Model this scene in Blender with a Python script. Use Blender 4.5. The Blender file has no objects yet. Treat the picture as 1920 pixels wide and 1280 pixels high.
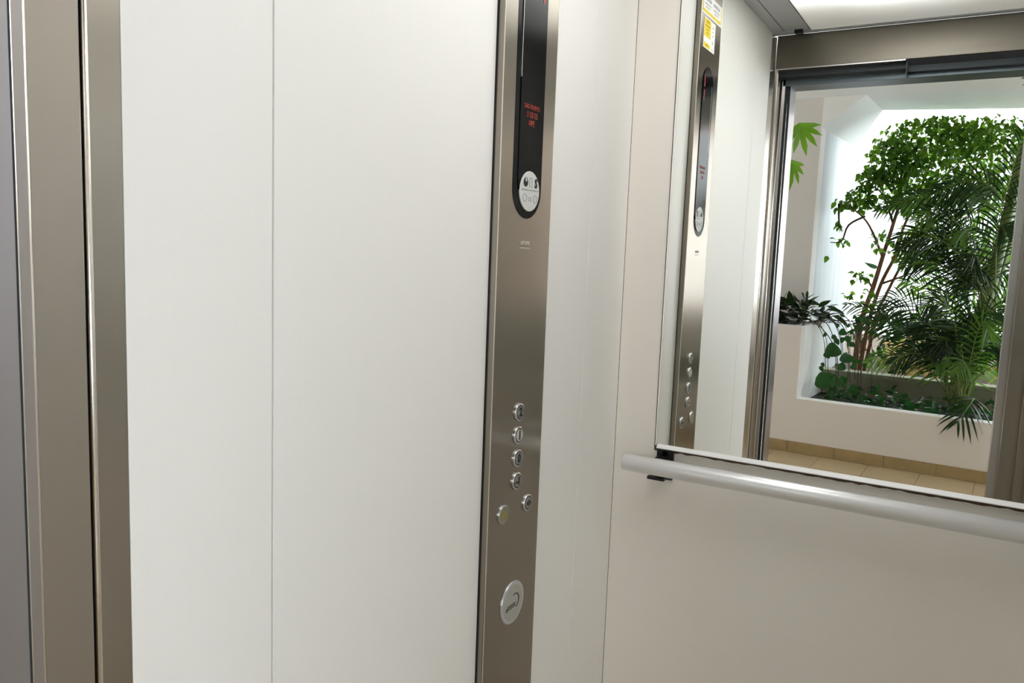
import bpy, bmesh, math, random
from mathutils import Vector, Matrix, Quaternion
random.seed(7)
R = math.radians
C = bpy.context.scene.collection
scene = bpy.context.scene

# ---------------------------------------------------------------- camera, world, sun, exposure
def look(yaw, pitch, roll):
    f = Vector((-math.sin(yaw)*math.cos(pitch), math.cos(yaw)*math.cos(pitch), math.sin(pitch)))
    r = Vector((math.cos(yaw), math.sin(yaw), 0)); u = r.cross(f)
    c, s = math.cos(roll), math.sin(roll)
    return c*r+s*u, -s*r+c*u, f
cr, cu, cf = look(R(30.45982), R(-6.68595), R(2.15760))
cd = bpy.data.cameras.new('camera'); cam = bpy.data.objects.new('camera', cd); C.objects.link(cam)
cam.matrix_world = Matrix(((cr.x, cu.x, -cf.x, 0.79), (cr.y, cu.y, -cf.y, -1.89714), (cr.z, cu.z, -cf.z, 1.28), (0, 0, 0, 1)))
cd.sensor_fit = 'HORIZONTAL'; cd.sensor_width = 36.0; cd.lens = 36.0*1480.533/1920
cd.clip_start = 0.01; cd.clip_end = 200
scene.camera = cam
w = bpy.data.worlds.new('sky'); scene.world = w; w.use_nodes = True
bg = w.node_tree.nodes['Background']
bg.inputs['Color'].default_value = (0.86, 0.93, 1.0, 1); bg.inputs['Strength'].default_value = 10.0
sd = bpy.data.lights.new('sun', 'SUN'); sd.energy = 4; sd.angle = R(1.0); sd.color = (1, .95, .86)
sun = bpy.data.objects.new('sun', sd); C.objects.link(sun)
sun.rotation_euler = (R(-38), R(22), 0)      # from behind the garden, high
LAMP = 5.6        # radiance of the ceiling diffuser over its tubes
vs = scene.view_settings
vs.view_transform = 'Standard'; vs.look = 'None'; vs.gamma = 1; vs.use_curve_mapping = False; vs.exposure = 0.0
scene.display_settings.display_device = 'sRGB'
cy = scene.cycles
cy.use_denoising = True; cy.max_bounces = 14; cy.diffuse_bounces = 7; cy.glossy_bounces = 8; cy.transmission_bounces = 8
cy.caustics_reflective = False; cy.caustics_refractive = False; cy.sample_clamp_indirect = 6

# ---------------------------------------------------------------- materials
def lin(c):
    return tuple((v/255/12.92 if v/255 <= .04045 else ((v/255+.055)/1.055)**2.4) for v in c)
def mat(name, rgb, rough=.5, metal=0., spec=.5, bump=None, noise=None, aniso=0., coat=0., transl=None, emit=None):
    """bump=(sx,sy,sz,strength,distance)   noise=(sx,sy,sz,amount)"""
    m = bpy.data.materials.new(name); m.use_nodes = True
    nt = m.node_tree; N = nt.nodes; Lk = nt.links; b = N['Principled BSDF']
    col = lin(rgb)+(1,)
    b.inputs['Base Color'].default_value = col
    b.inputs['Roughness'].default_value = rough; b.inputs['Metallic'].default_value = metal
    b.inputs['Specular IOR Level'].default_value = spec
    if coat: b.inputs['Coat Weight'].default_value = coat; b.inputs['Coat Roughness'].default_value = .08
    tc = N.new('ShaderNodeTexCoord')
    def nz(s, detail=4):
        mp = N.new('ShaderNodeMapping'); mp.inputs['Scale'].default_value = s
        Lk.new(tc.outputs['Object'], mp.inputs['Vector'])
        n = N.new('ShaderNodeTexNoise'); n.inputs['Scale'].default_value = 1; n.inputs['Detail'].default_value = detail
        Lk.new(mp.outputs['Vector'], n.inputs['Vector']); return n
    if noise:
        n = nz(noise[:3]); mr = N.new('ShaderNodeMapRange'); mr.inputs['From Min'].default_value = .25; mr.inputs['From Max'].default_value = .75
        mr.inputs['To Min'].default_value = 1-noise[3]; mr.inputs['To Max'].default_value = 1+noise[3]
        Lk.new(n.outputs['Fac'], mr.inputs['Value'])
        vm = N.new('ShaderNodeVectorMath'); vm.operation = 'SCALE'; vm.inputs[0].default_value = col[:3]
        Lk.new(mr.outputs['Result'], vm.inputs['Scale']); Lk.new(vm.outputs['Vector'], b.inputs['Base Color'])
        if metal:
            m2 = N.new('ShaderNodeMapRange'); m2.inputs['From Min'].default_value = .25; m2.inputs['From Max'].default_value = .75
            m2.inputs['To Min'].default_value = rough*.85; m2.inputs['To Max'].default_value = rough*1.15
            Lk.new(n.outputs['Fac'], m2.inputs['Value']); Lk.new(m2.outputs['Result'], b.inputs['Roughness'])
    if bump:
        n = nz(bump[:3]); bp = N.new('ShaderNodeBump'); bp.inputs['Strength'].default_value = bump[3]; bp.inputs['Distance'].default_value = bump[4]
        Lk.new(n.outputs['Fac'], bp.inputs['Height']); Lk.new(bp.outputs['Normal'], b.inputs['Normal'])
    if aniso:
        b.inputs['Anisotropic'].default_value = aniso
        tg = N.new('ShaderNodeCombineXYZ'); tg.inputs[0].default_value = .7071; tg.inputs[1].default_value = .7071   # vertical brushing
        Lk.new(tg.outputs[0], b.inputs['Tangent'])
    if transl:
        tr = N.new('ShaderNodeBsdfTranslucent'); tr.inputs['Color'].default_value = lin(transl)+(1,)
        mx = N.new('ShaderNodeMixShader'); mx.inputs['Fac'].default_value = .42
        out = N['Material Output']
        Lk.new(b.outputs['BSDF'], mx.inputs[1]); Lk.new(tr.outputs['BSDF'], mx.inputs[2]); Lk.new(mx.outputs['Shader'], out.inputs['Surface'])
    if emit:
        b.inputs['Emission Color'].default_value = lin(emit[0])+(1,); b.inputs['Emission Strength'].default_value = emit[1]
    return m
M = dict(
    laminate = mat('white_laminate', (239, 238, 233), .42, noise=(260, 260, 4, .006), bump=(500, 500, 30, .05, .0004)),
    laminate_back = mat('back_laminate', (233, 228, 220), .30, noise=(6, 260, 200, .008), bump=(30, 500, 500, .04, .0004)),
    dark = mat('dark_gap', (24, 20, 18), .9),
    steel = mat('brushed_steel', (150, 143, 133), .24, 1., aniso=.88),
    steel_smooth = mat('satin_steel', (188, 183, 182), .25, 1., aniso=.7),
    steel_header = mat('header_steel', (112, 107, 98), .32, 1., noise=(2, 300, 300, .02)),
    steel_reveal = mat('pale_blue_steel', (186, 184, 190), .28, 1., aniso=.8),
    steel_jamb = mat('jamb_steel', (180, 173, 164), .26, 1., aniso=.85),
    steel_edge = mat('polished_edge', (232, 226, 218), .22, 1.),
    slate = mat('slate_painted_metal', (46, 52, 56), .45, .3),
    slate_light = mat('pale_slate_metal', (98, 108, 115), .35, .6),
    ceil_grey = mat('ceiling_grey_metal', (190, 193, 198), .45, .0),
    alu = mat('satin_aluminium', (226, 226, 226), .36, .55),
    alu_white = mat('white_trim', (250, 250, 248), .35),
    brown = mat('brown_backing', (92, 72, 62), .9, noise=(90, 90, 90, .25)),
    black = mat('black_plastic', (16, 16, 17), .35),
    black_glass = mat('black_glass', (6, 6, 8), .12, spec=.12),
    mirror = mat('mirror_silver', (238, 240, 236), .0, 1.),
    ring = mat('button_ring', (196, 196, 196), .25, .9),
    cap = mat('button_cap', (150, 150, 148), .35, .7),
    cap_pale = mat('button_cap_pale', (198, 198, 190), .4, .4),
    cap_bell = mat('button_cap_bell', (150, 148, 132), .3, .8),
    plate_grey = mat('reader_grey', (172, 172, 164), .4, .2),
    plate_rim = mat('reader_rim', (190, 192, 192), .3, .5),
    label_grey = mat('label_grey', (206, 208, 204), .5),
    ink = mat('black_ink', (22, 20, 20), .6),
    ink_grey = mat('grey_ink', (150, 152, 150), .6),
    ink_pale = mat('pale_engraving', (190, 186, 176), .5),
    ink_olive = mat('yellow_bell_ink', (150, 140, 40), .5),
    ink_blue = mat('blue_ink', (92, 112, 160), .6),
    paper = mat('white_paper', (244, 243, 240), .6),
    yellow = mat('yellow_print', (236, 210, 30), .6),
    yellow_deep = mat('yellow_text', (170, 140, 20), .6),
    red_led = mat('red_led', (150, 52, 44), .4, emit=((190, 50, 40), .12)),
    red_led2 = mat('red_led_digit', (170, 30, 40), .4, emit=((200, 25, 40), .22)),
    plaster = mat('white_plaster', (224, 219, 215), .85, noise=(2, 2, 2, .012), bump=(9, 9, 9, .25, .006)),
    plaster_lightened = mat('lightened_white_plaster', (250, 250, 250), .8, bump=(9, 9, 9, .25, .006)),  # lighter plaster; on the planter it stands in for skylight
    plaster_out = mat('weathered_plaster', (196, 199, 202), .85, noise=(11, 11, .9, .12), bump=(12, 12, 12, .25, .005)),
    tile = mat('beige_tile', (188, 168, 134), .35, noise=(9, 9, 9, .06)),
    skirt = mat('skirting_tile', (160, 138, 98), .45, noise=(16, 16, 16, .12)),
    grout = mat('grout', (140, 120, 92), .9),
    soil = mat('dark_soil', (34, 27, 20), .95, noise=(30, 30, 30, .4), bump=(40, 40, 40, .8, .02)),
    litter = mat('leaf_litter', (66, 54, 40), .9, noise=(20, 20, 20, .35), bump=(30, 30, 30, .8, .03)),
    concrete = mat('sill_concrete', (140, 138, 118), .85, noise=(12, 12, 12, .1)),
    bark = mat('red_brown_bark', (112, 74, 50), .8, noise=(30, 30, 6, .3), bump=(40, 40, 8, .6, .004)),
    twig = mat('dark_twig', (62, 50, 36), .8),
    leaf1 = mat('ficus_leaf', (50, 82, 28), .38, transl=(104, 152, 32), noise=(5, 5, 5, .3)),
    leaf2 = mat('pale_ficus_leaf', (86, 120, 40), .4, transl=(140, 185, 50), noise=(5, 5, 5, .25)),
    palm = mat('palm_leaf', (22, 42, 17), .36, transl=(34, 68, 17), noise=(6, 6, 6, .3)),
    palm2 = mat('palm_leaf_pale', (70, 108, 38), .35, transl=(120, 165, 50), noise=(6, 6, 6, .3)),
    palmstem = mat('green_palm_stem', (84, 102, 40), .45, noise=(6, 6, 26, .22)),
    rachis = mat('frond_rachis', (104, 118, 52), .5),
    darkleaf = mat('dark_glossy_leaf', (24, 36, 22), .28, transl=(40, 62, 24)),
    pothos = mat('pothos_leaf', (28, 66, 30), .28, transl=(40, 92, 30)),
    fatsia = mat('fatsia_leaf', (86, 142, 34), .35, transl=(150, 200, 50), noise=(14, 14, 14, .25)),
    dry = mat('dry_leaf', (212, 180, 128), .8, transl=(220, 190, 130), noise=(8, 8, 8, .25)),
    peach = mat('peach_render', (226, 180, 150), .9),
    rubber = mat('light_bounce_floor', (196, 186, 172), .7, noise=(60, 60, 60, .1)),  # floor colour made pale to bounce light up the lower walls
)
# ceiling diffuser: acrylic sheet lit from above by tubes, so brightest in the middle of the cabin
def diffuser_mat():
    m = bpy.data.materials.new('lit_ribbed_acrylic'); m.use_nodes = True
    nt = m.node_tree; N = nt.nodes; Lk = nt.links; b = N['Principled BSDF']
    b.inputs['Base Color'].default_value = lin((214, 208, 196))+(1,); b.inputs['Roughness'].default_value = .35
    tc = N.new('ShaderNodeTexCoord'); sx = N.new('ShaderNodeSeparateXYZ'); Lk.new(tc.outputs['Object'], sx.inputs[0])
    def mth(op, a, bb=None, v=None):
        n = N.new('ShaderNodeMath'); n.operation = op; Lk.new(a, n.inputs[0])
        if bb is not None: Lk.new(bb, n.inputs[1])
        if v is not None: n.inputs[1].default_value = v
        return n.outputs[0]
    d = mth('DIVIDE', mth('ADD', sx.outputs['Y'], v=-.08), v=.42)
    g = mth('POWER', mth('ABSOLUTE', d), v=8.0)
    e = mth('DIVIDE', mth('ADD', mth('MULTIPLY', g, v=0), v=1.0), mth('ADD', g, v=1.0))
    dx = mth('POWER', mth('ABSOLUTE', mth('DIVIDE', mth('ADD', sx.outputs['X'], v=-.02), v=.19)), v=4.0)
    one = mth('POWER', sx.outputs['X'], v=0.0)
    ex = mth('ADD', mth('MULTIPLY', mth('DIVIDE', one, mth('ADD', dx, v=1.0)), v=.72), v=.28)
    e = mth('MULTIPLY', e, ex)
    rib = mth('ADD', mth('MULTIPLY', mth('SINE', mth('MULTIPLY', sx.outputs['X'], v=700)), v=.06), v=1.0)
    s = mth('MULTIPLY', mth('ADD', mth('MULTIPLY', e, v=LAMP), v=.20), rib)
    b.inputs['Emission Color'].default_value = (.985, .99, 1.0, 1); Lk.new(s, b.inputs['Emission Strength'])
    return m
M['diffuser'] = diffuser_mat()

# ---------------------------------------------------------------- helpers
def tag(o, label=None, cat=None, group=None, kind=None):
    if label: o['label'] = label
    if cat: o['category'] = cat
    if group: o['group'] = group
    if kind: o['kind'] = kind
    return o
def empty(name, loc=(0, 0, 0), label=None, cat=None, group=None, kind=None, parent=None):
    o = bpy.data.objects.new(name, None); C.objects.link(o); o.location = loc; o.empty_display_size = .05
    if parent: o.parent = parent
    return tag(o, label, cat, group, kind)
class MB:
    """collects shapes in world coordinates; build() links them as one mesh object"""
    def __init__(s): s.v = []; s.f = []; s.sm = []
    def add(s, vs, fs, smooth=False):
        n = len(s.v); s.v += [tuple(v) for v in vs]; s.f += [tuple(i+n for i in f) for f in fs]; s.sm += [smooth]*len(fs); return s
    def box(s, x0, x1, y0, y1, z0, z1, T=None):
        vs = [(x, y, z) for x in (x0, x1) for y in (y0, y1) for z in (z0, z1)]
        if T: vs = [T(*v) for v in vs]
        return s.add(vs, [(0, 1, 3, 2), (4, 6, 7, 5), (0, 4, 5, 1), (2, 3, 7, 6), (0, 2, 6, 4), (1, 5, 7, 3)])
    def prism(s, poly, z0, z1, T=None):
        n = len(poly); vs = [(x, y, z0) for x, y in poly]+[(x, y, z1) for x, y in poly]
        if T: vs = [T(*v) for v in vs]
        return s.add(vs, [tuple(range(n))[::-1], tuple(range(n, 2*n))]+[(i, (i+1) % n, n+(i+1) % n, n+i) for i in range(n)])
    def tube(s, pts, r, n=8, cap=True, smooth=True):
        P = [Vector(p) for p in pts]; rs = r if isinstance(r, (list, tuple)) else [r]*len(P); base = len(s.v); vs = []; fs = []
        t0 = (P[1]-P[0]).normalized(); ref = Vector((0, 0, 1)) if abs(t0.z) < .9 else Vector((1, 0, 0)); u = t0.cross(ref).normalized()
        for i, p in enumerate(P):
            t = (P[min(i+1, len(P)-1)]-P[max(i-1, 0)]).normalized(); u = (u-t*u.dot(t)).normalized(); v = t.cross(u)
            vs += [p+rs[i]*(math.cos(2*math.pi*k/n)*u+math.sin(2*math.pi*k/n)*v) for k in range(n)]
        for i in range(len(P)-1):
            fs += [(i*n+k, i*n+(k+1) % n, (i+1)*n+(k+1) % n, (i+1)*n+k) for k in range(n)]
        if cap: fs += [tuple(range(n))[::-1], tuple(range((len(P)-1)*n, len(P)*n))]
        return s.add(vs, fs, smooth)
    def build(s, name, m, parent=None, org=None, bevel=0, seg=2, **tg):
        if org is None: org = parent.matrix_world.translation if parent and not parent.parent else Vector((0, 0, 0))
        if parent is not None:
            bpy_loc = Vector((0, 0, 0)); q = parent
            while q: bpy_loc += q.location; q = q.parent
            off = bpy_loc
        else: off = Vector(org)
        me = bpy.data.meshes.new(name); me.from_pydata([tuple(Vector(v)-off) for v in s.v], [], s.f)
        me.polygons.foreach_set('use_smooth', s.sm)
        bm = bmesh.new(); bm.from_mesh(me); bmesh.ops.recalc_face_normals(bm, faces=bm.faces)
        if bevel: bmesh.ops.bevel(bm, geom=list(bm.edges), offset=bevel, segments=seg, affect='EDGES', profile=.5)
        bm.to_mesh(me); bm.free()
        me.materials.append(m)
        o = bpy.data.objects.new(name, me); C.objects.link(o)
        if parent: o.parent = parent
        else: o.location = off
        return tag(o, **tg)
def box(name, m, x0, x1, y0, y1, z0, z1, parent=None, bevel=0, T=None, **tg):
    org = ((x0+x1)/2, (y0+y1)/2, min(z0, z1)); org = T(*org) if T else org
    return MB().box(x0, x1, y0, y1, z0, z1, T).build(name, m, parent, org=org, bevel=bevel, **tg)
def wloc(o):
    l = Vector((0, 0, 0))
    while o: l += o.location; o = o.parent
    return l
def curve_mesh(name, loops, depth):
    """flat filled outline(s) with holes, thickness depth; local xy plane, front at +z"""
    cu_ = bpy.data.curves.new(name, 'CURVE'); cu_.dimensions = '2D'; cu_.fill_mode = 'BOTH'; cu_.extrude = depth/2
    for lp in loops:
        s = cu_.splines.new('POLY'); s.points.add(len(lp)-1)
        for i, p in enumerate(lp): s.points[i].co = (p[0], p[1], 0, 1)
        s.use_cyclic_u = True
    t = bpy.data.objects.new(name, cu_); me = bpy.data.meshes.new_from_object(t); bpy.data.objects.remove(t); return me
def text_mesh(name, body, size, depth=.0004, shear=0, bold=0, sx=1):
    f = bpy.data.curves.new(name, 'FONT'); f.body = body; f.size = size; f.align_x = 'CENTER'; f.align_y = 'CENTER'
    f.extrude = depth/2; f.shear = shear; f.offset = bold; f.resolution_u = 2
    t = bpy.data.objects.new(name, f); me = bpy.data.meshes.new_from_object(t); bpy.data.objects.remove(t)
    if sx != 1: me.transform(Matrix.Scale(sx, 4, (1, 0, 0)))
    return me
FACE_X = Matrix(((0, 0, 1, 0), (1, 0, 0, 0), (0, 1, 0, 0), (0, 0, 0, 1)))     # local x -> +Y, y -> +Z, z -> +X
def on_panel(name, me, m, y, z, x, parent, **tg):
    me.materials.clear(); me.materials.append(m)
    o = bpy.data.objects.new(name, me); C.objects.link(o); o.parent = parent
    o.matrix_local = Matrix.Translation(Vector((x, y, z))-wloc(parent)) @ FACE_X
    return tag(o, **tg)
def circle(r, n=40, cx=0, cy=0, ry=None):
    return [(cx+r*math.cos(2*math.pi*k/n), cy+(ry or r)*math.sin(2*math.pi*k/n)) for k in range(n)]
def disc(name, m, y, z, x0, x1, r, parent, bev=.001, n=40, **tg):
    b = MB(); prof = [(x0, r), (x1-bev, r), (x1-bev*.3, r-bev*.3), (x1, r-bev)]
    vs = []; fs = []
    for (x, rr) in prof: vs += [(x, y+rr*math.cos(2*math.pi*k/n), z+rr*math.sin(2*math.pi*k/n)) for k in range(n)]
    for i in range(len(prof)-1): fs += [(i*n+k, i*n+(k+1) % n, (i+1)*n+(k+1) % n, (i+1)*n+k) for k in range(n)]
    fs += [tuple(range(n)), tuple(range((len(prof)-1)*n, len(prof)*n))]
    return b.add(vs, fs).build(name, m, parent, **tg)

# ================================================================ CABIN SHELL
ZC = 2.157; YD = -1.406; XR = 1.0
wl = empty('wall_left', (0, -.7, 0), kind='structure')
box('backing', M['dark'], -.04, -.013, -1.3775, .02, 0, ZC+.06, wl)
for y0, y1 in ((-1.3775, -1.1725), (-1.1696, -.2205), (-.2187, -.0006)):
    box('wall_panel', M['laminate'], -.013, 0, y0, y1, .0, ZC, wl, bevel=.0006)
wb = empty('wall_back', (.5, .02, 0), kind='structure')
box('backing', M['dark'], -.03, XR+.03, .013, .04, 0, ZC+.06, wb)
box('wall_panel', M['laminate_back'], .0006, XR-.001, 0.0005, .013, 0, ZC, wb)
wr = empty('wall_right', (1.0, -.7, 0), kind='structure')
box('backing', M['dark'], XR+.013, XR+.04, -1.3775, .02, 0, ZC+.06, wr)
for y0, y1 in ((-1.3775, -1.08), (-1.078, -.46), (-.458, -.001)):
    box('wall_panel', M['laminate'], XR, XR+.013, y0, y1, 0, ZC, wr, bevel=.0006)
fl = box('floor', M['rubber'], -.02, XR+.02, -1.43, .02, -.03, 0, kind='structure')
ce = empty('ceiling', (.5, -.7, ZC), kind='structure')
DX0, DX1, DY0, DY1 = .14, .905, -1.378, -.03
box('ceiling_panel', M['ceil_grey'], -.02, DX0, YD, .02, ZC, ZC+.03, ce)
box('ceiling_panel', M['ceil_grey'], DX1, XR+.02, YD, .02, ZC, ZC+.03, ce)
box('ceiling_panel', M['ceil_grey'], DX0, DX1, DY1, .02, ZC, ZC+.03, ce)
box('ceiling_strip', M['ceil_grey'], -.0, XR, YD, DY0, ZC-.006, ZC+.03, ce)
box('ceiling_groove', M['dark'], .044, .046, -1.37, -.02, ZC-.0006, ZC+.001, ce)
box('clip', M['black'], .085, .115, -1.385, -1.36, ZC-.012, ZC, ce)
li = empty('ceiling_light', (.5, -.7, ZC-.004), 'ribbed translucent ceiling light panel between grey metal ceiling strips', 'ceiling light')
box('diffuser', M['diffuser'], DX0+.004, DX1-.004, DY0+.004, DY1-.004, ZC-.002, ZC+.004, li)
f_ = MB()
for b_ in ((DX0, DX1, DY0, DY0+.004), (DX0, DX1, DY1-.004, DY1), (DX0, DX0+.004, DY0, DY1), (DX1-.004, DX1, DY0, DY1)): f_.box(*b_, ZC-.004, ZC+.006)
f_.build('light_frame', M['steel_edge'], li)

# ================================================================ DOORWAY
do = empty('door_1', (.47, -1.5, 0), kind='structure')
H = 2.16
# front return posts
MB().prism([(-.02, -1.3785), (.0002, -1.3785), (.0105, -1.4235), (-.02, -1.4235)], 0, ZC).build('door_post', M['steel_jamb'], do)
MB().tube([(.0088, -1.4222, 0), (.0088, -1.4222, ZC-.01)], .0036, n=14).build('post_edge', M['steel_edge'], do)
box('door_post', M['steel'], XR-.012, XR+.02, -1.4235, -1.3785, 0, ZC, do, bevel=.0012)
box('shadow_gap', M['dark'], -.02, .000, -1.4335, -1.4235, 0, H, do)
box('jamb_plate', M['steel_jamb'], -.02, .0195, -1.4885, -1.4332, 0, 2.03, do, bevel=.0016)
MB().tube([(.0222, -1.4890, 0), (.0222, -1.4890, 2.03)], .0036, n=14).build('jamb_edge', M['steel_edge'], do)
box('jamb_groove', M['steel_smooth'], -.02, .0280, -1.5000, -1.4905, 0, 2.03, do)
box('jamb_groove', M['steel_smooth'], -.02, .036, -1.509, -1.500, 0, 2.03, do)
MB().tube([(.0465, -1.5125, 0), (.0465, -1.5125, 2.03)], .0026, n=14).build('jamb_edge', M['steel_edge'], do)
box('jamb_stop', M['slate'], -.02, .0545, -1.517, -1.5152, 0, 2.03, do)
box('jamb_reveal', M['steel_reveal'], -.02, .055, -1.618, -1.517, 0, 2.03, do, bevel=.001)
# right-hand stack: the parked sliding panels and the landing reveal
box('jamb_reveal', M['steel_smooth'], .8765, .97, -1.618, -1.512, 0, 2.03, do, bevel=.0015)
box('sliding_panel', M['steel'], .905, 1.02, -1.504, -1.470, .01, 2.03, do, bevel=.0025)
box('sliding_panel', M['steel'], .957, 1.02, -1.464, -1.430, .01, 2.03, do, bevel=.0025)
# header, lip and tracks
box('door_header', M['steel_header'], .0135, XR, -1.425, YD, 2.024, ZC-.006, do, bevel=.001)
box('header_lip', M['steel_smooth'], .0135, .478, -1.447, YD-.001, 2.020, 2.024, do)
box('track_cover', M['slate'], .02, .480, -1.500, -1.447, 1.999, 2.04, do, bevel=.001)
box('track_end', M['slate'], .4795, .483, -1.500, -1.427, 1.975, 2.024, do)
box('track_rail', M['slate'], .483, XR, -1.500, -1.470, 1.990, 2.012, do, bevel=.001)
box('track_rail', M['dark'], .483, XR, -1.500, -1.490, 2.012, 2.10, do)
box('landing_lintel', M['slate_light'], .0, XR, -1.618, -1.500, 1.975, 2.06, do, bevel=.001)
box('door_sill', M['steel'], 0, XR, -1.618, -1.43, -.03, .0, do)

# ================================================================ LOBBY
th = R(2.4); O = Vector((-.344, -3.545, 0))
def T(a, b, z):          # lobby frame: a along the planter wall, b away from the lift
    return Vector((O.x+a*math.cos(th)+b*math.sin(th), O.y+a*math.sin(th)-b*math.cos(th), z))
box('landing_wall', M['plaster'], -2.6, .0, -1.66, -1.56, 0, 2.5, kind='structure')
box('landing_wall', M['plaster'], .97, 3.6, -1.66, -1.56, 0, 2.5, kind='structure')
box('landing_wall', M['plaster'], 0, .97, -1.618, -1.56, 2.06, 2.5, kind='structure')
lf = empty('lobby_floor', T(1.2, -1, -.04), kind='structure')
MB().box(-2.4, 3.9, -1.98, .02, -.05, -.004, T).build('grout_bed', M['grout'], lf)
tp = .293
for i in range(-8, 13):
    for j in range(7):
        a0 = .921+(i-3)*tp; b0 = -.030-j*tp
        b_lo = max(b0-tp+.003, -1.97) if j else b0-tp+.003
        if j == 0: bb0, bb1 = b0-tp+.003, b0
        else: bb0, bb1 = b_lo, b0
        if bb1-bb0 < .02: continue
        MB().box(a0+.0015, a0+tp-.0015, bb0, bb1, -.012, 0, T).build('floor_tile', M['tile'], lf)
for i in range(-8, 13):
    a0 = .921+(i-3)*tp
    MB().box(a0+.0015, a0+tp-.0015, -.027, .0, -.012, 0, T).build('floor_tile', M['tile'], lf)
MB().prism([(-2.4, -2.0), (4.0, -2.0), (4.0, 2.45), (.3, 1.42), (-2.4, 1.42)], 2.45, 2.6, T).build('lobby_ceiling', M['plaster_lightened'], org=T(1, 0, 2.45), kind='structure')
MB().box(-2.5, -2.38, -2.0, 2.4, 0, 2.5, T).build('wall_lobby_left', M['plaster'], org=T(-2.4, 0, 0), kind='structure')
MB().box(3.9, 4.0, -2.0, -.75, 0, 2.5, T).box(3.9, 4.0, -.75, 2.4, 0, 1.15, T).box(3.9, 4.0, -.75, 2.4, 1.95, 2.5, T).build('wall_lobby_right', M['plaster'], org=T(3.9, 0, 0), kind='structure')  # unseen wall; opening added to bring daylight onto the cabin side wall
# wall with the garden opening: pier, deep reveal, haunch
wf = empty('wall_far', T(-.5, .75, 0), kind='structure')
MB().box(-2.4, .005, .75, .9, 0, 2.45, T).build('pier', M['plaster'], wf)
MB().box(-.12, .005, .9, 2.4, 0, 2.45, T).build('reveal', M['plaster_out'], wf)
def Th(a, z, b): return T(a, b, z)
MB().add([T(.005, .75, 2.243), T(.291, .75, 2.45), T(.005, .75, 2.45), T(.005, 2.06, 2.262), T(.30, 1.42, 2.45), T(.005, 2.06, 2.45)],
         [(0, 1, 2), (3, 5, 4), (0, 3, 4, 1), (0, 2, 5, 3), (1, 4, 5, 2)]).build('haunch', M['plaster_lightened'], wf)
MB().box(.005, 3.9, .75, .87, .0, .40, T).build('sill_wall', M['concrete'], wf)
MB().box(.005, 3.9, .742, .88, .455, .483, T).build('sill_cap', M['concrete'], wf, bevel=.003)
MB().box(.005, 3.9, .75, .87, .40, .455, T).build('sill_band', M['concrete'], wf)
# low planter wall with skirting tiles
pw = empty('garden_planter', T(1.2, .05, 0), 'white plastered lobby planter, low wall stepping up to a tall block, beige skirting tiles', 'planter')
Lp = [(-1.2, 0), (3.88, 0), (3.88, .3615), (.149, .3615), (.149, .845), (-1.2, .845)]
def Tv(a, z, b): return T(a, b, z)
MB().prism(Lp, 0, .09, Tv).build('front_wall', M['plaster'], pw)
MB().box(.151, 3.88, .002, .088, .3615, .3645, T).build('rim_painted_light', M['plaster_lightened'], pw)  # thin strip painting skylight onto the rim; the wall's paint is the same
MB().box(.085, .149, .09, .75, 0, .845, T).build('side_wall', M['plaster_lightened'], pw)  # same paint as the front wall, skylight on this face put into the colour
MB().box(.10, 3.88, -.006, .0, 0, .072, T).build('grout_bed', M['grout'], pw)
for i in range(-4, 12):
    a0 = .118+i*.2955
    MB().box(a0+.001, a0+.2945, -.012, -.001, .001, .0735+random.uniform(-.0006, .0006), T).build('skirting_tile', M['skirt'], pw, bevel=.0012, seg=1)
MB().box(.149, 3.88, .09, .742, .0, .31, T).build('soil', M['soil'], pw)
MB().box(-1.2, .085, .09, .745, .3, .825, T).build('soil', M['soil'], pw)
# garden beyond
MB().box(-4, 9, .87, 9, -.1, .36, T).build('garden_ground', M['litter'], org=T(2, 5, .3), kind='structure')
gw = empty('garden_wall', T(1, 6, .36), kind='structure')
MB().box(-3, 3.2, 5.6, 5.8, .3, 3.0, T).build('wall_body', M['plaster_out'], gw)
nb = empty('neighbouring_house', T(4, 8, .36), 'peach rendered house wall glimpsed behind the garden foliage', 'house')
MB().box(1.6, 4.6, 7.5, 8.9, .3, 3.4, T).build('wall', M['peach'], nb)
MB().prism([(1.4, 3.4), (4.8, 3.4), (3.1, 4.1)], 7.3, 9.0, Th).build('roof', M['skirt'], nb)

# ================================================================ MIRROR AND HANDRAIL
MX0, MZ0, MX1, MZ1 = .1125, .8005, .962, 2.02
mi = empty('wall_mirror', (.54, 0, MZ0), 'large frameless wall mirror with white lower edge above the handrail', 'mirror')
def rr(x0, x1, z0, z1, r, n=6):
    pts = []
    for cx, cz, a in ((x0+r, z0+r, 180), (x1-r, z0+r, 270), (x1-r, z1-r, 0), (x0+r, z1-r, 90)):
        for k in range(n+1): t = R(a+90*k/n); pts.append((cx+r*math.cos(t), cz+r*math.sin(t)))
    return pts
def wallT(x, z, y): return Vector((x, y, z))
g_ = MB(); g_.prism(rr(MX0+.003, MX1-.003, MZ0, MZ1-.003, .004), -.0032, .0002, wallT); g_.build('mirror_glass', M['mirror'], mi)
# irregular brown adhesive backing showing round the edge
bk = []
n_ = 60
bot = [(MX0-.0035+(MX1-MX0+.007)*k/n_, MZ0-.0158-.0036*random.random()) for k in range(n_+1)]
poly = bot+[(MX1+.003, MZ1+.003), (MX0-.0036, MZ1+.003)]
MB().prism(poly, -.0006, .0004, wallT).build('adhesive_backing', M['brown'], mi)
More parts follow.
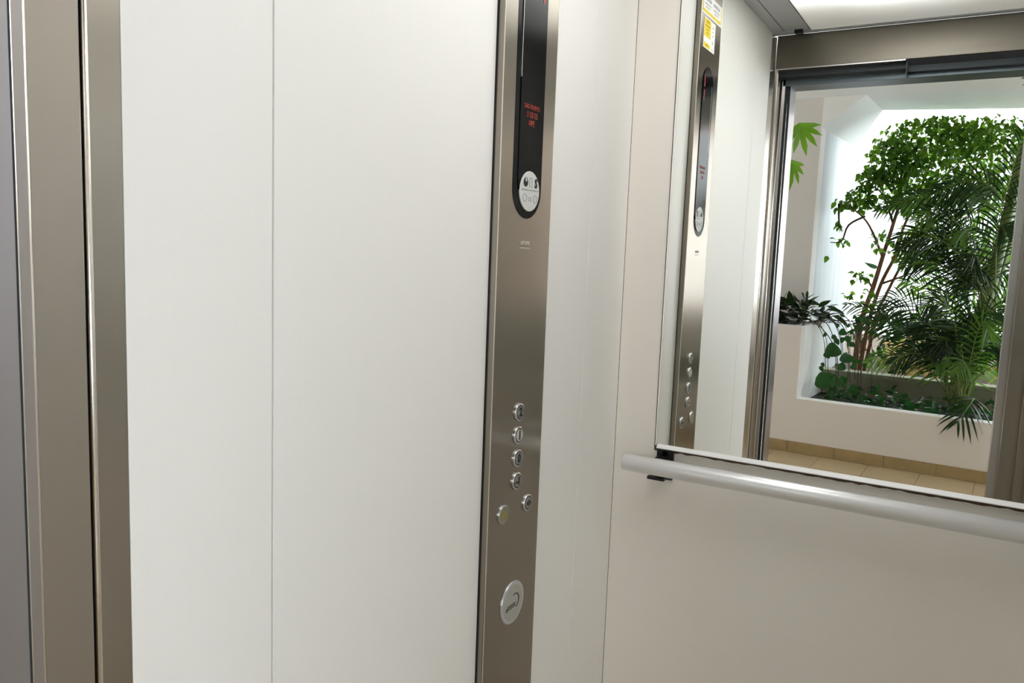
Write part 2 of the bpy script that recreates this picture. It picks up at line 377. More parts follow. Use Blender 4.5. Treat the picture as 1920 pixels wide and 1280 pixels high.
# white edge: flat sides, deeper sloping bottom strip
e_ = MB()
e_.box(MX0, MX0+.003, -.0045, 0, MZ0-.004, MZ1); e_.box(MX1-.003, MX1, -.0045, 0, MZ0-.008, MZ1); e_.box(MX0, MX1, -.0045, 0, MZ1-.003, MZ1)
e_.build('side_edge', M['alu_white'], mi)
s_ = MB()
vs_ = [(x, y, z) for x in (MX0+.006, MX1-.001) for y, z in ((-.0034, MZ0+.0005), (-.0120, MZ0-.0075), (-.0120, MZ0-.0095), (0, MZ0-.0120), (0, MZ0+.0005))]
s_.add(vs_, [(0, 1, 2, 3, 4), (9, 8, 7, 6, 5)]+[(i, (i+1) % 5, 5+(i+1) % 5, 5+i) for i in range(5)])
s_.build('bottom_edge', M['alu_white'], mi, label='white sloping bottom edge')

hr = empty('handrail', (.5, -.065, .757), 'round satin aluminium handrail on black bracket below the mirror', 'handrail')
RR = .0213; RY, RZ = -.065, .757
prof = [(.0535, RR-.0035), (.0545, RR-.001), (.057, RR), (.945, RR), (.9465, RR-.003)]
MB().tube([(x, RY, RZ) for x, r in prof], [r for x, r in prof], n=48).build('rail', M['alu'], hr)
for bx in (.112, .918):
    b_ = MB(); b_.box(bx+.007, bx+.051, -.0075, 0.0004, .712, .7885); b_.build('bracket', M['black'], hr, bevel=.0015)
    b_ = MB(); b_.box(bx, bx+.044, -.050, -.0, .7185, .7262); b_.build('bracket_arm', M['black'], hr, bevel=.001)
    b_ = MB(); b_.box(bx+.010, bx+.046, -.050, -.006, .742, .772); b_.build('bracket_block', M['black'], hr, bevel=.003)
    disc_y = MB(); disc_y.tube([(bx+.029, -.0085, .779), (bx+.029, -.0072, .779)], .0075, n=20, smooth=False); disc_y.build('screw_cap', M['black_glass'], hr)

# ================================================================ CONTROL PANEL
PY0, PY1, PX = -.647, -.4455, .0165
cp = empty('control_panel', (.0, -.546, .2), 'tall brushed steel lift control panel on the white side wall', 'control panel')
box('panel_body', M['steel'], .0, .0135, PY0+.0006, PY1-.0006, .12, 2.15, cp)
box('shadow_gap', M['dark'], .0, .0012, PY0-.0028, PY1+.0012, .118, 2.152, cp)
SY0, SY1, SZ0, SZ1 = -.602, -.492, 1.340, 1.851
def stadium(y0, y1, z0, z1, n=20):
    r = (y1-y0)/2; c = (y0+y1)/2
    return [(c+r*math.cos(R(180+180*k/n)), z0+r+r*math.sin(R(180+180*k/n))) for k in range(n+1)]+[(c+r*math.cos(R(180*k/n)), z1-r+r*math.sin(R(180*k/n))) for k in range(n+1)]
outer = [(PY0, .12), (PY1, .12), (PY1, 2.15), (PY0, 2.15)]
fp = on_panel('front_plate', curve_mesh('front_plate', [outer, stadium(SY0, SY1, SZ0, SZ1)], .003), M['steel'], 0, 0, .015, cp)
box('plate_edge', M['steel_edge'], .0150, .0169, PY1-.0004, PY1+.0012, .12, 2.15, cp, bevel=.0006)
box('plate_edge', M['steel_edge'], .0150, .0169, PY0-.0008, PY0+.0004, .12, 2.15, cp, bevel=.0005)
on_panel('display_surround', curve_mesh('display_surround', [stadium(SY0-.001, SY1+.001, SZ0-.001, SZ1+.001)], .006), M['black_glass'], 0, 0, .0138, cp)
dg = on_panel('display_glass', curve_mesh('display_glass', [stadium(SY0+.017, SY1-.003, SZ0+.03, SZ1-.006)], .0018), M['black_glass'], 0, 0, .0176, cp)
box('display_glint', M['ring'], .0168, .0188, SY0+.0155, SY0+.0172, 1.60, SZ1-.05, cp, bevel=.0004)  # pale metal strip painted in as the glint along the lens edge
for txt, y, z, s, sx in (('CARG MAXIM KG', -.5425, 1.5505, .0125, .62), ('O 320 325', -.541, 1.5355, .0155, .62), ('04PE', -.542, 1.520, .016, .72)):
    on_panel('display_text', text_mesh('display_text', txt, s, sx=sx), M['red_led'], y, z, .0188, cp)
for z in (1.765, 1.803): box('display_digit', M['red_led2'], .0186, .0190, -.513, -.508, z-.015, z+.015, cp)
lb = disc('label_disc', M['label_grey'], -.5405, 1.392, .0170, .0196, .0385, cp, bev=.0008)
LX = .0199
on_panel('ink_line', curve_mesh('ink_line', [[(-.032, -.0006), (.032, -.0006), (.032, .0006), (-.032, .0006)]], .0004), M['ink_grey'], -0.5405, 1.3945, LX, lb)
on_panel('pictogram', curve_mesh('pictogram', [circle(.0085, 20), [(-.004, .009), (-.001, .001), (.006, .002), (.003, .009)]], .0004), M['ink'], -0.5575, 1.4085, LX, lb)
on_panel('pictogram', text_mesh('pictogram', 'S', .023, bold=.0012), M['ink'], -0.5175, 1.4075, LX, lb)
on_panel('pictogram', curve_mesh('pictogram', [[(-.005, -.009), (.005, -.009), (.005, .009), (-.005, .009)], [(-.004, -.008), (.004, -.008), (.004, .008), (-.004, .008)]], .0004), M['ink_grey'], -0.5380, 1.409, LX, lb)
on_panel('pictogram', curve_mesh('pictogram', [circle(.008, 24), circle(.0068, 24)], .0004), M['ink_grey'], -0.5595, 1.379, LX, lb)
on_panel('pictogram', curve_mesh('pictogram', [circle(.008, 24), circle(.0068, 24)], .0004), M['ink_grey'], -0.5185, 1.378, LX, lb)
on_panel('pictogram', text_mesh('pictogram', 'CE', .011), M['ink_grey'], -0.5395, 1.3765, LX, lb)
on_panel('maker_mark', text_mesh('maker_mark', 'orona', .015, shear=.2, bold=.0003), M['ink_pale'], -.5465, 1.2935, .0167, cp)
on_panel('maker_mark', curve_mesh('maker_mark', [[(-.019, -.001), (.019, -.001), (.019, .001), (-.019, .001)]], .0004), M['ink_pale'], -.5465, 1.2825, .0167, cp)
def button(y, z, glyph, label, r=.0182, cap='cap', gm='ink', gsize=.024):
    bt = disc('button', M['ring'], y, z, .0165, .0208, r, cp, bev=.0020, label=label)
    disc('groove', M['ink'], y, z, .0202, .0210, r*.80, bt, bev=.0002)
    disc('button_cap', M[cap], y, z, .0205, .0216, r*.68, bt, bev=.0006)
    if isinstance(glyph, str): me = text_mesh('glyph', glyph, gsize, bold=.0013)
    else: me = curve_mesh('glyph', glyph, .0004)
    on_panel('glyph', me, M[gm], y, z, .0218, bt)
button(-.545, .9555, '2', 'round steel button marked 2')
button(-.5455, .9085, '1', 'round steel button marked 1', cap='cap_pale')
button(-.5445, .8605, '0', 'round steel button marked 0')
button(-.545, .8135, '-1', 'round steel button marked -1', gsize=.020)
button(-.496, .7555, [[(-.0095, 0), (-.0015, .0075), (-.0015, -.0075)], [(.0095, 0), (.0015, .0075), (.0015, -.0075)]], 'round steel door-open button with two arrowheads')
bb = disc('alarm_button', M['ring'], -.593, .7565, .0165, .0200, .0196, cp, bev=.0016, label='round steel alarm button with faint yellow bell')
disc('button_cap', M['cap_bell'], -.593, .7565, .0198, .0206, .0168, bb, bev=.0005)
bell = [(-.0085, -.006), (-.006, -.003), (-.005, .004), (-.002, .0075), (.002, .0075), (.005, .004), (.006, -.003), (.0085, -.006)]
on_panel('bell', curve_mesh('bell', [bell, circle(.0018, 10, 0, -.0085)], .0004), M['ink_olive'], -.593, .7565, .0208, bb)
rd = disc('card_reader', M['plate_rim'], -.5435, .5555, .0165, .0200, .0450, cp, bev=.0022, label='round grey card reader disc with key symbol', n=56)
disc('reader_face', M['plate_grey'], -.5435, .5555, .0198, .0206, .0375, rd, bev=.0004, n=56)
arc = [(.004+.0165*math.cos(R(t)), .0165*math.sin(R(t))) for t in range(-72, 121, 8)]
arc2 = [(.004+(.0165-.0022-.0012*math.sin(R((t+72)*.9)))*math.cos(R(t)), .0145*math.sin(R(t))) for t in range(120, -73, -8)]
on_panel('symbol', curve_mesh('symbol', [arc+arc2], .0004), M['ink'], -.541, .5575, .0208, rd)
for q in range(3):
    on_panel('symbol', curve_mesh('symbol', [[(-.024, -.0105+q*.0036), (.009, -.0105+q*.0036), (.009, -.009+q*.0036), (-.024, -.009+q*.0036)]], .0004), M['ink'], -.543, .5560, .0208, rd)
on_panel('symbol', curve_mesh('symbol', [circle(.004, 16), circle(.0022, 12)], .0004), M['ink'], -.569, .547, .0208, rd)

# stickers
nt_ = empty('safety_notice', (.017, -.54, 1.99), 'white safety notice with yellow border lines at the top of the control panel', 'notice', 'stickers on the control panel')
def flat(name, m, y0, y1, z0, z1, x, p): return box(name, M[m], x, x+.0004, y0, y1, z0, z1, p)
flat('sheet', 'paper', -.641, -.447, 1.990, 2.050, .0169, nt_); flat('sheet', 'paper', -.560, -.447, 2.050, 2.13, .0169, nt_)
flat('yellow_line', 'yellow', -.634, -.455, 1.996, 2.004, .0173, nt_); flat('yellow_line', 'yellow', -.458, -.452, 1.996, 2.12, .0173, nt_)
flat('yellow_line', 'yellow', -.641, -.636, 2.004, 2.050, .0173, nt_)
for y in (-.585, -.500):
    for z, s, mm in ((2.035, .013, 'ink_blue'), (2.022, .007, 'ink_grey'), (2.013, .005, 'ink_grey'), (2.06, .008, 'ink_blue')):
        if y < -.55 and z > 2.05: continue
        on_panel('print', text_mesh('print', 'ASCENSOR' if s > .01 else 'use en caso normal', s), M[mm], y, z, .0174, nt_)
n2 = empty('warning_sticker', (.017, -.53, 1.90), 'small yellow and white warning sticker below the white notice on the control panel', 'notice', 'stickers on the control panel')
flat('sheet', 'paper', -.586, -.474, 1.898, 1.985, .0169, n2)
flat('yellow_block', 'yellow', -.540, -.478, 1.931, 1.982, .0173, n2); flat('yellow_block', 'yellow', -.542, -.478, 1.901, 1.914, .0173, n2)
for z, t_, s in ((1.974, 'AVISO', .012), (1.962, 'IMPORTANTE', .0075), (1.952, 'cierre las', .006), (1.943, 'puertas', .006), (1.908, 'gracias', .008)):
    on_panel('print', text_mesh('print', t_, s), M['yellow_deep'], -.509, z, .0178, n2)
for z, s in ((1.97, .008), (1.958, .006), (1.946, .006), (1.925, .012), (1.905, .009)):
    on_panel('print', text_mesh('print', 'nota' if s < .009 else 'SI', s), M['ink'] if s > .0085 else M['ink_grey'], -.564, z, .0174, n2)

# ================================================================ PLANTS
def leaf_mesh(name, L, W, m, n=5, fold=.25, droop=.25, heart=False):
    v = []; f = []
    for i in range(n+1):
        t = i/n
        wd = W/2*(math.sin(math.pi*t**(.75 if not heart else .62))**(1 if not heart else .6)) if 0 < t < 1 else 0
        x = L*t; z = -droop*L*t*t
        v += [(x, -wd, z+fold*wd), (x, 0, z), (x, wd, z+fold*wd)]
    for i in range(n):
        a = i*3; f += [(a, a+3, a+4, a+1), (a+1, a+4, a+5, a+2)]
    me = bpy.data.meshes.new(name); me.from_pydata(v, [], f); me.materials.append(m)
    me.polygons.foreach_set('use_smooth', [True]*len(f)); return me
def frame(p, d, up=Vector((0, 0, 1)), s=1, roll=0):
    d = Vector(d).normalized(); y = Vector(up).cross(d)
    if y.length < 1e-4: y = Vector((1, 0, 0)).cross(d)
    y.normalize(); z = d.cross(y)
    Mx = Matrix(((d.x, y.x, z.x), (d.y, y.y, z.y), (d.z, y.z, z.z))).to_4x4()
    return Matrix.Translation(p) @ Mx @ Matrix.Rotation(roll, 4, 'X') @ Matrix.Scale(s, 4)
def put(name, me, mtx, parent, **tg):
    o = bpy.data.objects.new(name, me); C.objects.link(o); o.parent = parent
    o.matrix_local = Matrix.Translation(-wloc(parent)) @ mtx
    return tag(o, **tg)
def join_leaves(name, items, m, parent, **tg):
    b = MB()
    for me, mtx in items:
        b.add([mtx @ v.co for v in me.vertices], [tuple(p.vertices) for p in me.polygons], True)
    off = wloc(parent); mm = bpy.data.meshes.new(name)
    mm.from_pydata([tuple(v-off) for v in map(Vector, b.v)], [], b.f); mm.materials.append(m)
    mm.polygons.foreach_set('use_smooth', b.sm)
    o = bpy.data.objects.new(name, mm); C.objects.link(o); o.parent = parent
    return tag(o, **tg)
def rv(s=1): return Vector((random.uniform(-s, s), random.uniform(-s, s), random.uniform(-s, s)))
def smooth_path(pts, k=6):
    P = [Vector(p) for p in pts]; out = []
    for i in range(len(P)-1):
        p0, p1, p2, p3 = P[max(i-1, 0)], P[i], P[i+1], P[min(i+2, len(P)-1)]
        for j in range(k):
            t = j/k; out.append(.5*((2*p1)+(-p0+p2)*t+(2*p0-5*p1+4*p2-p3)*t*t+(-p0+3*p1-3*p2+p3)*t**3))
    return out+[P[-1]]

# --- ficus tree
ft = empty('ficus_tree', T(.30, 1.25, .36), 'broad-leaved tree with red-brown stems behind the planter sill', 'tree')
stems = [
 ([(.293, 1.2, .36), (.316, 1.2, .813), (.377, 1.2, 1.085), (.425, 1.2, 1.322), (.477, 1.2, 1.572), (.504, 1.2, 1.73), (.501, 1.2, 1.926), (.55, 1.2, 2.2)], .024, .007),
 ([(.31, 1.3, .36), (.357, 1.3, .823), (.417, 1.3, 1.118), (.493, 1.3, 1.326), (.531, 1.3, 1.529), (.596, 1.3, 1.737), (.665, 1.3, 1.972), (.72, 1.3, 2.2)], .018, .006),
 ([(.335, 1.35, .36), (.403, 1.35, .874), (.448, 1.35, 1.023), (.577, 1.35, 1.35), (.70, 1.35, 1.522), (.853, 1.35, 1.779), (.969, 1.35, 2.009), (1.05, 1.35, 2.2)], .015, .005)]
for pts, r0, r1 in stems:
    P = smooth_path([T(*p) for p in pts]); n = len(P)
    MB().tube(P, [r0+(r1-r0)*(i/(n-1))**.8 for i in range(n)], n=10).build('stem', M['bark'], ft)
branches = [[(.417, 1.3, 1.118), (.589, 1.3, 1.196), (.71, 1.3, 1.262), (.82, 1.3, 1.44)],
            [(.425, 1.2, 1.322), (.33, 1.1, 1.55), (.23, 1.05, 1.66), (.12, 1.0, 1.71)], [(.477, 1.2, 1.572), (.38, 1.2, 1.8), (.26, 1.2, 1.88)],
            [(.596, 1.3, 1.737), (.75, 1.3, 1.9), (.88, 1.3, 2.05)], [(.853, 1.35, 1.779), (1.0, 1.35, 1.85), (1.15, 1.35, 1.9)],
            [(.504, 1.2, 1.73), (.42, 1.2, 1.95), (.36, 1.2, 2.1)], [(.377, 1.2, 1.085), (.34, 1.1, 1.15), (.30, 1.0, 1.18)], [(.3, 1.05, 1.62), (.2, 1., 1.55), (.16, 1., 1.43), (.08, 1., 1.42)],
            [(.12, 1., 1.71), (.13, 1., 1.58), (.16, 1., 1.5)], [(.493, 1.3, 1.326), (.62, 1.25, 1.5), (.68, 1.2, 1.6)]]
for b in branches:
    P = smooth_path([T(*p) for p in b], 4); n = len(P)
    MB().tube(P, [.010-.007*i/(n-1) for i in range(n)], n=6).build('branch', M['twig'] if b[0][2] > 1.5 else M['bark'], ft)
lm1 = [leaf_mesh('leaf', .053, .036, M['leaf1'], 4, .22, d) for d in (.15, .35)]
lm2 = [leaf_mesh('leaf', .050, .034, M['leaf2'], 4, .22, d) for d in (.15, .35)]
blobs = [  # a, b, z, ra, rb, rz, count
 (.70, 1.25, 2.19, .42, .34, .17, 520), (1.05, 1.3, 2.16, .34, .34, .20, 360), (1.35, 1.5, 2.1, .2, .2, .22, 90), (.44, 1.2, 2.04, .20, .22, .18, 240), (.70, 1.2, 1.88, .42, .28, .18, 380),
 (1.05, 1.3, 1.82, .22, .25, .16, 170), (.32, 1.15, 1.92, .12, .14, .09, 80), (.25, 1.1, 1.76, .12, .1, .10, 75), (.55, 1.15, 1.72, .26, .2, .09, 120),
 (.13, 1.0, 1.71, .055, .04, .05, 14), (.135, 1.0, 1.56, .025, .03, .045, 9), (.17, 1.0, 1.43, .06, .03, .03, 9), (.08, 1., 1.45, .012, .02, .01, 2), (.075, 1, 1.31, .01, .02, .01, 1),
 (.32, 1.0, 1.18, .08, .05, .05, 26), (.38, 1., 1.0, .07, .05, .09, 26), (.25, 1., 1.04, .05, .04, .03, 9), (.40, 1.1, 1.45, .08, .06, .10, 22), (.66, 1.3, 1.42, .22, .16, .18, 110), (.75, 1.25, 1.15, .16, .1, .16, 50), (1.3, 1.5, 1.7, .12, .2, .4, 120)]
leaves = []
for (a, b, z, ra, rb, rz, n) in blobs:
    for _ in range(int(n*(2.1 if n > 50 else 1.3))):
        while True:
            q = rv()
            if q.length < 1: break
        p = T(a+q.x*ra, b+q.y*rb, z+q.z*rz)
        d = Vector((random.uniform(-1, 1), random.uniform(-1, 1), random.uniform(-1.1, .1)))
        pale = random.random() < .33
        me = random.choice(lm2 if pale else lm1)
        leaves.append((b+q.y*rb, me, frame(p, d, rv()+Vector((0, 0, 1.2)), random.uniform(.6, 1.12)), pale))
leaves.sort(key=lambda t: t[0])
for (_, me, mtx, pale) in leaves[:300]: put('leaf', me, mtx, ft)
join_leaves('foliage', [(me, mx) for _, me, mx, p in leaves[300:] if not p], M['leaf1'], ft, kind='stuff')
join_leaves('foliage', [(me, mx) for _, me, mx, p in leaves[300:] if p], M['leaf2'], ft, kind='stuff')

# --- areca palms
def frond(parent, P0, P1, P2, L=.24, n=24, m='palm', spread=55, W=.011, name='frond', start=.18, rad=.0045, up=None, droop=.35):
    """P0 base, P1 control, P2 tip (lobby coordinates)"""
    A, B, D = T(*P0), T(*P1), T(*P2); Q = []
    for i in range(n+1):
        t = i/n; Q.append((1-t)**2*A+2*t*(1-t)*B+t*t*D)
    fr = MB().tube(Q, [rad*(1-.75*i/n) for i in range(n+1)], n=5).build(name, M['rachis'], parent)
    b = MB()
    for i in range(int(n*start), n):
        t = (i-n*start)/(n-n*start); tan = (Q[i+1]-Q[i]).normalized()
        upv = Vector(up) if up else Vector((.15, .9, .5)); side = tan.cross(upv).normalized(); nrm = side.cross(tan).normalized()
        ln = L*(math.sin(math.pi*min(1, .22+.78*t))**.6)*random.uniform(.85, 1.08)
        if t > .97: ln *= .8
        for sgn in (-1, 1):
            ang = R(spread*(1-.45*t)+random.uniform(-6, 6)); d = (tan*math.cos(ang)+side*sgn*math.sin(ang)+nrm*random.uniform(-.12, .22)).normalized()
            p = Q[i]+tan*random.uniform(-.004, .004); w = nrm.cross(d).normalized()
            w = (w+nrm*random.uniform(-.5, .5)).normalized(); vs = []; kk = 4
            for j in range(kk+1):
                u = j/kk; c = p+d*ln*u+Vector((0, 0, -droop*ln*u*u)); wd = W*(math.sin(math.pi*(.12+.88*u))**.8 if u < 1 else 0)*.5
                vs += [c-w*wd, c+w*wd]
            b.add(vs, [(2*j, 2*j+1, 2*j+3, 2*j+2) for j in range(kk)], True)
    o = b; off = wloc(fr); mm = bpy.data.meshes.new('leaflets'); mm.from_pydata([tuple(Vector(v)-off) for v in b.v], [], b.f)
    mm.materials.append(M[m]); mm.polygons.foreach_set('use_smooth', b.sm)
    lo = bpy.data.objects.new('leaflets', mm); C.objects.link(lo); lo.parent = fr; tag(lo, kind='stuff')
    return fr
pa = empty('palm', T(1.05, .5, .31), 'dark green feathery palm filling the planter, one frond hanging over the low wall', 'palm')
F = [
 ((1.14, .55, 1.2), (1.18, .5, 1.75), (1.27, .45, 2.15), .24, 26, 'palm'),
 ((1.20, .6, 1.65), (1.08, .5, 1.95), (.80, .4, 1.72), .24, 28, 'palm'),
 ((1.20, .6, 1.60), (.95, .45, 1.88), (.45, .4, 1.60), .20, 30, 'palm'),
 ((1.02, .5, .75), (.92, .45, 1.5), (.93, .4, 1.62), .22, 28, 'palm'),
 ((1.00, .5, .60), (.90, .45, 1.05), (.93, .35, 1.58), .23, 30, 'palm'),
 ((1.16, .6, 1.3), (.90, .45, 1.55), (.62, .4, 1.35), .22, 26, 'palm'),
 ((1.18, .6, 1.35), (1.0, .45, 1.7), (.72, .35, 1.6), .22, 26, 'palm'),
 ((.98, .5, .5), (.80, .4, 1.15), (.52, .35, .93), .21, 26, 'palm'),
 ((.96, .5, .5), (.70, .4, 1.0), (.40, .4, .85), .19, 24, 'palm'),
 ((1.0, .5, .5), (1.10, .35, 1.15), (1.28, .3, .98), .21, 24, 'palm'),
 ((1.02, .5, .5), (1.05, .3, 1.2), (.82, .2, 1.0), .22, 26, 'palm'),
 ((1.04, .5, .5), (1.2, .4, 1.0), (1.33, .35, .66), .2, 24, 'palm'),
 ((1.0, .5, .45), (.86, .35, .85), (.66, .3, .62), .19, 24, 'palm'),
 ((.98, .5, .45), (.75, .4, .8), (.5, .35, .6), .17, 22, 'palm2'),
 ((1.06, .5, .4), (1.1, .25, .85), (1.05, .12, .62), .18, 22, 'palm2'),
 ((1.08, .5, .45), (1.28, .4, .85), (1.36, .3, .5), .18, 22, 'palm2'),
 ((1.02, .5, .45), (.94, .3, 1.0), (.98, .25, .72), .2, 24, 'palm'),
 ((1.12, .6, 1.1), (1.05, .5, 1.45), (1.08, .3, 1.15), .2, 24, 'palm'),
 ((1.2, .6, 1.55), (1.32, .5, 1.9), (1.42, .4, 1.6), .22, 24, 'palm'),
 ((1.12, .8, 1.3), (.85, .8, 1.75), (.55, .8, 1.72), .2, 24, 'palm2'),
 ((1.15, .9, 1.2), (1.3, .9, 1.6), (1.36, .9, 1.2), .22, 24, 'palm2'),
 ((1.1, .9, .8), (.8, .9, 1.2), (.6, .9, 1.15), .2, 24, 'palm2'),
 ((1.0, .6, .45), (.60, .6, 1.0), (.30, .5, .98), .16, 24, 'palm'),
 ((1.1, .5, .45), (1.24, .35, 1.2), (1.34, .3, 1.25), .2, 24, 'palm'),
]
for k in range(24):
    a1 = random.uniform(.45, 1.4); z1 = random.uniform(.62, 1.6); b0 = random.uniform(.35, .62)
    z0 = .4 if z1 < 1.1 else 1.0
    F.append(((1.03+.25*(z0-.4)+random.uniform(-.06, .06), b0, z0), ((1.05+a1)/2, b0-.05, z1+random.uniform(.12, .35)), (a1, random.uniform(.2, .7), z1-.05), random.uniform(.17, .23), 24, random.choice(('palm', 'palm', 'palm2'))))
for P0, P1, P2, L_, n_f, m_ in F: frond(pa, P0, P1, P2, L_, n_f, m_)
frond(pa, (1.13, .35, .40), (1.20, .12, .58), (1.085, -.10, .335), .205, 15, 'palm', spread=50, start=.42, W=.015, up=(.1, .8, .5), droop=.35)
ps = smooth_path([T(*p) for p in ((1.05, .6, .31), (1.128, .6, .932), (1.182, .6, 1.316), (1.226, .6, 1.689), (1.26, .6, 2.05))])
MB().tube(ps, [.052-.026*i/(len(ps)-1) for i in range(len(ps))], n=14).build('trunk', M['palmstem'], pa)
ps = smooth_path([T(*p) for p in ((1.09, .75, .31), (1.133, .75, .708), (1.182, .75, 1.07), (1.225, .75, 1.354), (1.287, .75, 1.7))])
MB().tube(ps, [.030-.016*i/(len(ps)-1) for i in range(len(ps))], n=10).build('trunk', M['palmstem'], pa)
p3 = empty('palm', T(1.75, .4, .31), 'slim palm at the right edge whose thin leaf tips hang before the ceiling', 'palm')
frond(p3, (1.75, .4, .31), (1.62, .3, 2.2), (1.235, .2, 2.40), .15, 22, 'palm', start=.62)
frond(p3, (1.75, .4, .31), (1.55, .35, 1.9), (1.33, .3, 1.5), .24, 26, 'palm', start=.4)
# background shrubs beyond the sill
sh_me = leaf_mesh('leaf', .17, .035, M['palm2'], 4, .2, .5)
sh_dark = leaf_mesh('leaf', .13, .045, M['palm'], 4, .2, .4)
for nm, a, b, z0, ra, rz, cnt, lab in (('shrub', 1.12, 2.35, 1.25, .42, .80, 900, 'dense dark green shrub filling the background behind the palms'),
                                  ('shrub', .62, 1.75, .62, .20, .22, 200, 'small dark shrub at the foot of the red-brown stems'),
                                  ('shrub', 1.45, 2.0, 1.15, .32, .65, 330, 'yellow-green narrow-leaved shrub behind the palm trunk'),
                                  ('shrub', .55, 2.6, .62, .55, .24, 330, 'low dark green undergrowth far behind the tree stems'),
                                  ('shrub', .75, 2.0, .70, .3, .25, 110, 'loose green shrub low behind the tree stems'),
                                  ('shrub', 1.05, 1.9, 1.3, .35, .4, 150, 'pale green shrub behind the middle palm fronds')):
    s = empty(nm, T(a, b, .36), lab, 'shrub')
    MB().tube([T(a, b, .3), T(a+.03, b, z0+.2)], [.015, .006], n=6).build('stem', M['bark'], s)
    its = []
    for _ in range(cnt):
        p = T(a+random.gauss(0, ra*.6), b+random.gauss(0, .15), z0+random.uniform(-rz, rz)); its.append((sh_dark if 'dark' in lab else sh_me, frame(p, Vector((random.uniform(-1, 1), random.uniform(-.6, .6), random.uniform(-1.2, .3))), rv()+Vector((0, 0, 1)), random.uniform(.5, 1.0))))
    join_leaves('foliage', its, M['palm'] if 'dark' in lab else M['palm2'], s, kind='stuff')
# dry leaves in the garden
dr_me = leaf_mesh('leaf', .16, .03, M['dry'], 4, .3, .5)
for a, b, z, ra, cnt, lab in ((1.42, 1.5, .62, .14, 110, 'bright clump of dry straw-coloured leaves right of the palm base'), (.75, 1.35, .55, .24, 120, 'brown fallen palm leaves heaped behind the sill')):
    s = empty('dry_leaves', T(a, b, .36), lab, 'dry leaves'); its = []
    for _ in range(cnt):
        q = rv(); p = T(a+q.x*ra, b+q.y*.14, z+q.z*.13-.02); its.append((dr_me, frame(p, rv()+Vector((0, 0, .2)), rv(), random.uniform(.5, 1.1))))
    its.append((dr_me, frame(T(a, b, .38), Vector((1, 0, .1)), Vector((0, 0, 1)), 1)))
    join_leaves('foliage', its, M['dry'], s, kind='stuff'); s['kind'] = 'stuff'
# dark plant on the raised block
dp = empty('dark_leafy_plant', T(-.05, .30, .825), 'dark glossy long-leaved plant spreading over the top of the raised planter', 'plant')
dl = [leaf_mesh('leaf', .165, .052, M['darkleaf'], 5, .2, d) for d in (.2, .5)]
for i in range(190):
    a = random.uniform(-.34, .22); b = random.uniform(.10, .62); z = .85+random.uniform(0, .15)*(1-abs(a+.05)*1.2)
    put('leaf', random.choice(dl), frame(T(a, b, z), Vector((random.uniform(-1, 1), random.uniform(-.6, 1), random.uniform(-.15, .55))), Vector((0, 0, 1)), random.uniform(.5, 1.0), random.uniform(-.8, .8)), dp)
for i in range(7):
    a = -.3+.08*i; MB().tube([T(a, .35, .82), T(a+.03, .33, .88), T(a+.1*(-1)**i, .3, .97+.04*(i % 3))], [.004, .003, .0015], n=5).build('stem', M['twig'], dp)
for a0, b0, a1, z1 in ((-.06, .3, -.13, 1.08), (.02, .3, .06, 1.06), (.1, .35, .09, 1.07), (.06, .35, .08, 1.03)):
    put('leaf', dl[0], frame(T(a1, b0, z1), Vector((a1-a0, 0, -.08)), Vector((0, .3, 1)), .45), dp)
# trailing vine with round leaves
vn = empty('trailing_vine', T(.2, .4, .83), 'trailing vine with round green leaves hanging beside the raised planter', 'vine')
for pts in (((.10, .42, .84), (.20, .42, .855), (.257, .42, .78), (.304, .42, .62), (.322, .42, .47), (.31, .4, .33)), ((.12, .3, .84), (.2, .3, .83), (.30, .3, .70), (.33, .3, .5), (.33, .3, .34)), ((.10, .5, .84), (.2, .5, .88), (.30, .5, .84), (.36, .45, .72), (.38, .45, .5), (.36, .4, .34)), ((.12, .55, .84), (.28, .6, .9), (.36, .6, .8), (.42, .55, .6), (.44, .5, .4))):
    MB().tube(smooth_path([T(*p) for p in pts], 5), .003, n=5).build('stem', M['twig'], vn)
for i in range(9):
    a = .16+.035*i; b = random.uniform(.3, .68); z1 = random.uniform(.34, .6)
    MB().tube(smooth_path([T(.10, b, .84), T(a-.02, b, .86), T(a+.05, b, .74), T(a+.08, b, z1)], 5), .0022, n=4).build('stem', M['twig'], vn)
vs_me = leaf_mesh('leaf', .055, .04, M['pothos'], 6, .12, .25, heart=True)
for i in range(46):
    a = random.uniform(.20, .50); put('leaf', vs_me, frame(T(a, random.uniform(.3, .66), random.uniform(.36, .92)), Vector((random.uniform(-1, 1), .1, -.5)), Vector((0, 1, .35)), random.uniform(.5, 1.1)), vn)
vl = leaf_mesh('leaf', .105, .10, M['pothos'], 12, .12, .25, heart=True)
for a, b, z, s, dx in ((.25, .30, .69, 1.0, .7), (.20, .30, .475, 1.15, .8), (.345, .32, .64, .7, .6), (.30, .3, .475, .7, .7), (.33, .3, .38, .6, -.5), (.40, .4, .42, .7, .6), (.36, .45, .56, .6, -.6), (.30, .45, .80, .5, .6), (.46, .4, .36, .6, .5), (.60, .35, .36, .7, .4), (.75, .4, .35, .8, .5), (.9, .3, .37, .7, .6), (.95, .22, .36, .8, -.8)):
    put('leaf', vl, frame(T(a, b, z), Vector((dx, .1, -.25)), Vector((-.1, 1, .35)), s, random.uniform(-.3, .3)), vn)
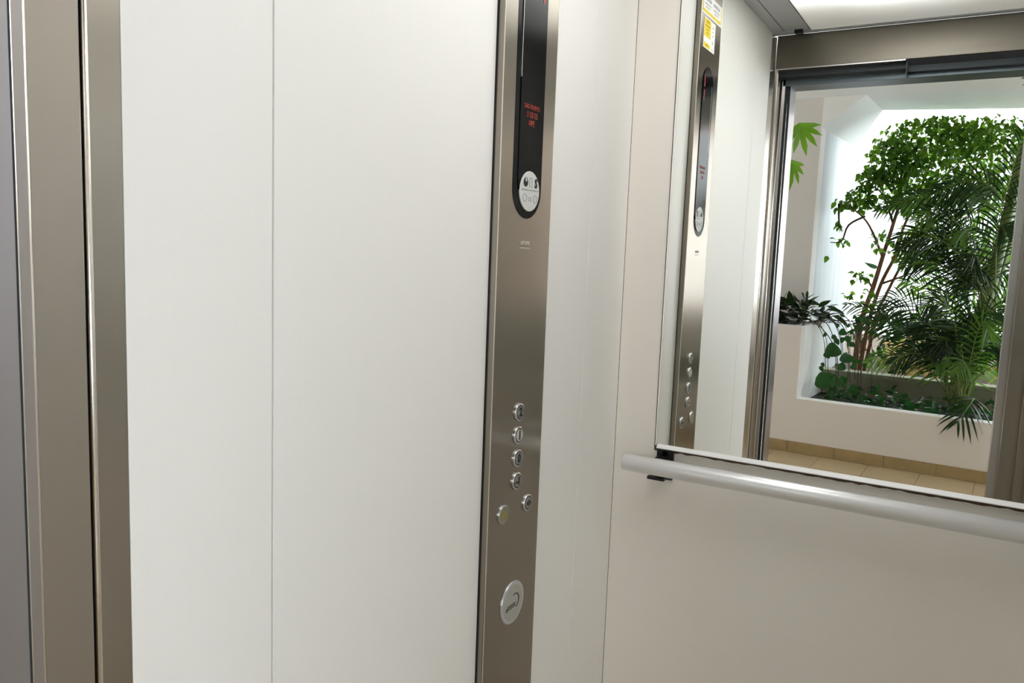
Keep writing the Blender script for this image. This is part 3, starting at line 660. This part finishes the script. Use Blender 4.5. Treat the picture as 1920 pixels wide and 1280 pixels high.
# ground plants in the low bed
gp = empty('ground_plants', T(.6, .35, .31), 'small leafy seedlings and stems on the dark soil of the low planter', 'plants', kind='stuff')
its = []
gl = leaf_mesh('leaf', .07, .03, M['pothos'], 4, .2, .3)
for _ in range(330):
    a = random.uniform(.28, 1.5); b = random.uniform(.16, .7); its.append((gl, frame(T(a, b, .31+random.uniform(.0, .09)), Vector((random.uniform(-1, 1), random.uniform(-1, 1), random.uniform(-.2, .8))), rv()+Vector((0, 0, 1)), random.uniform(.4, 1.1))))
join_leaves('foliage', its, M['pothos'], gp, kind='stuff')
# big lobed leaves at the left jamb
fa = empty('lobed_leaf_plant', T(-.14, .35, .825), 'bright green plant with large lobed leaves at the left of the doorway view', 'plant')
def lobed(r, lobes=7):
    pts = []
    for k in range(lobes):
        a = -80+160*k/(lobes-1); ln = r*(1-.28*abs(k-(lobes-1)/2)/((lobes-1)/2))
        if k: am = a-80/(lobes-1); pts.append((.42*r*math.cos(R(am)), .42*r*math.sin(R(am))))
        for da, q in ((-8, .70), (0, 1), (8, .70)): pts.append((q*ln*math.cos(R(a+da)), q*ln*math.sin(R(a+da))))
    pts.append((-.12*r, 0)); n = len(pts)
    b = [(0, 0, 0)]+[(x, y, -.35*r*((x*x+y*y)/r/r)) for x, y in pts]
    me = bpy.data.meshes.new('leaf'); me.from_pydata(b, [], [(0, i+1, (i+1) % n+1) for i in range(n)]); me.materials.append(M['fatsia']); return me
fm = lobed(.20)
MB().tube(smooth_path([T(-.14, .35, .82), T(-.17, .35, 1.5), T(-.13, .35, 2.15)]), .008, n=6).build('stem', M['palmstem'], fa)
MB().tube([T(-.14, .35, 2.12), T(-.06, .33, 2.19)], .004, n=5).build('leaf_stalk', M['palmstem'], fa)
MB().tube([T(-.165, .35, 1.85), T(-.10, .33, 1.95)], .004, n=5).build('leaf_stalk', M['palmstem'], fa)
put('leaf', fm, frame(T(-.045, .33, 2.19), Vector((.35, .05, -1)), Vector((.25, 1, .25)), 1.0), fa)
put('leaf', fm, frame(T(-.085, .33, 1.945), Vector((.22, .0, -1)), Vector((.75, .7, .1)), .92), fa)
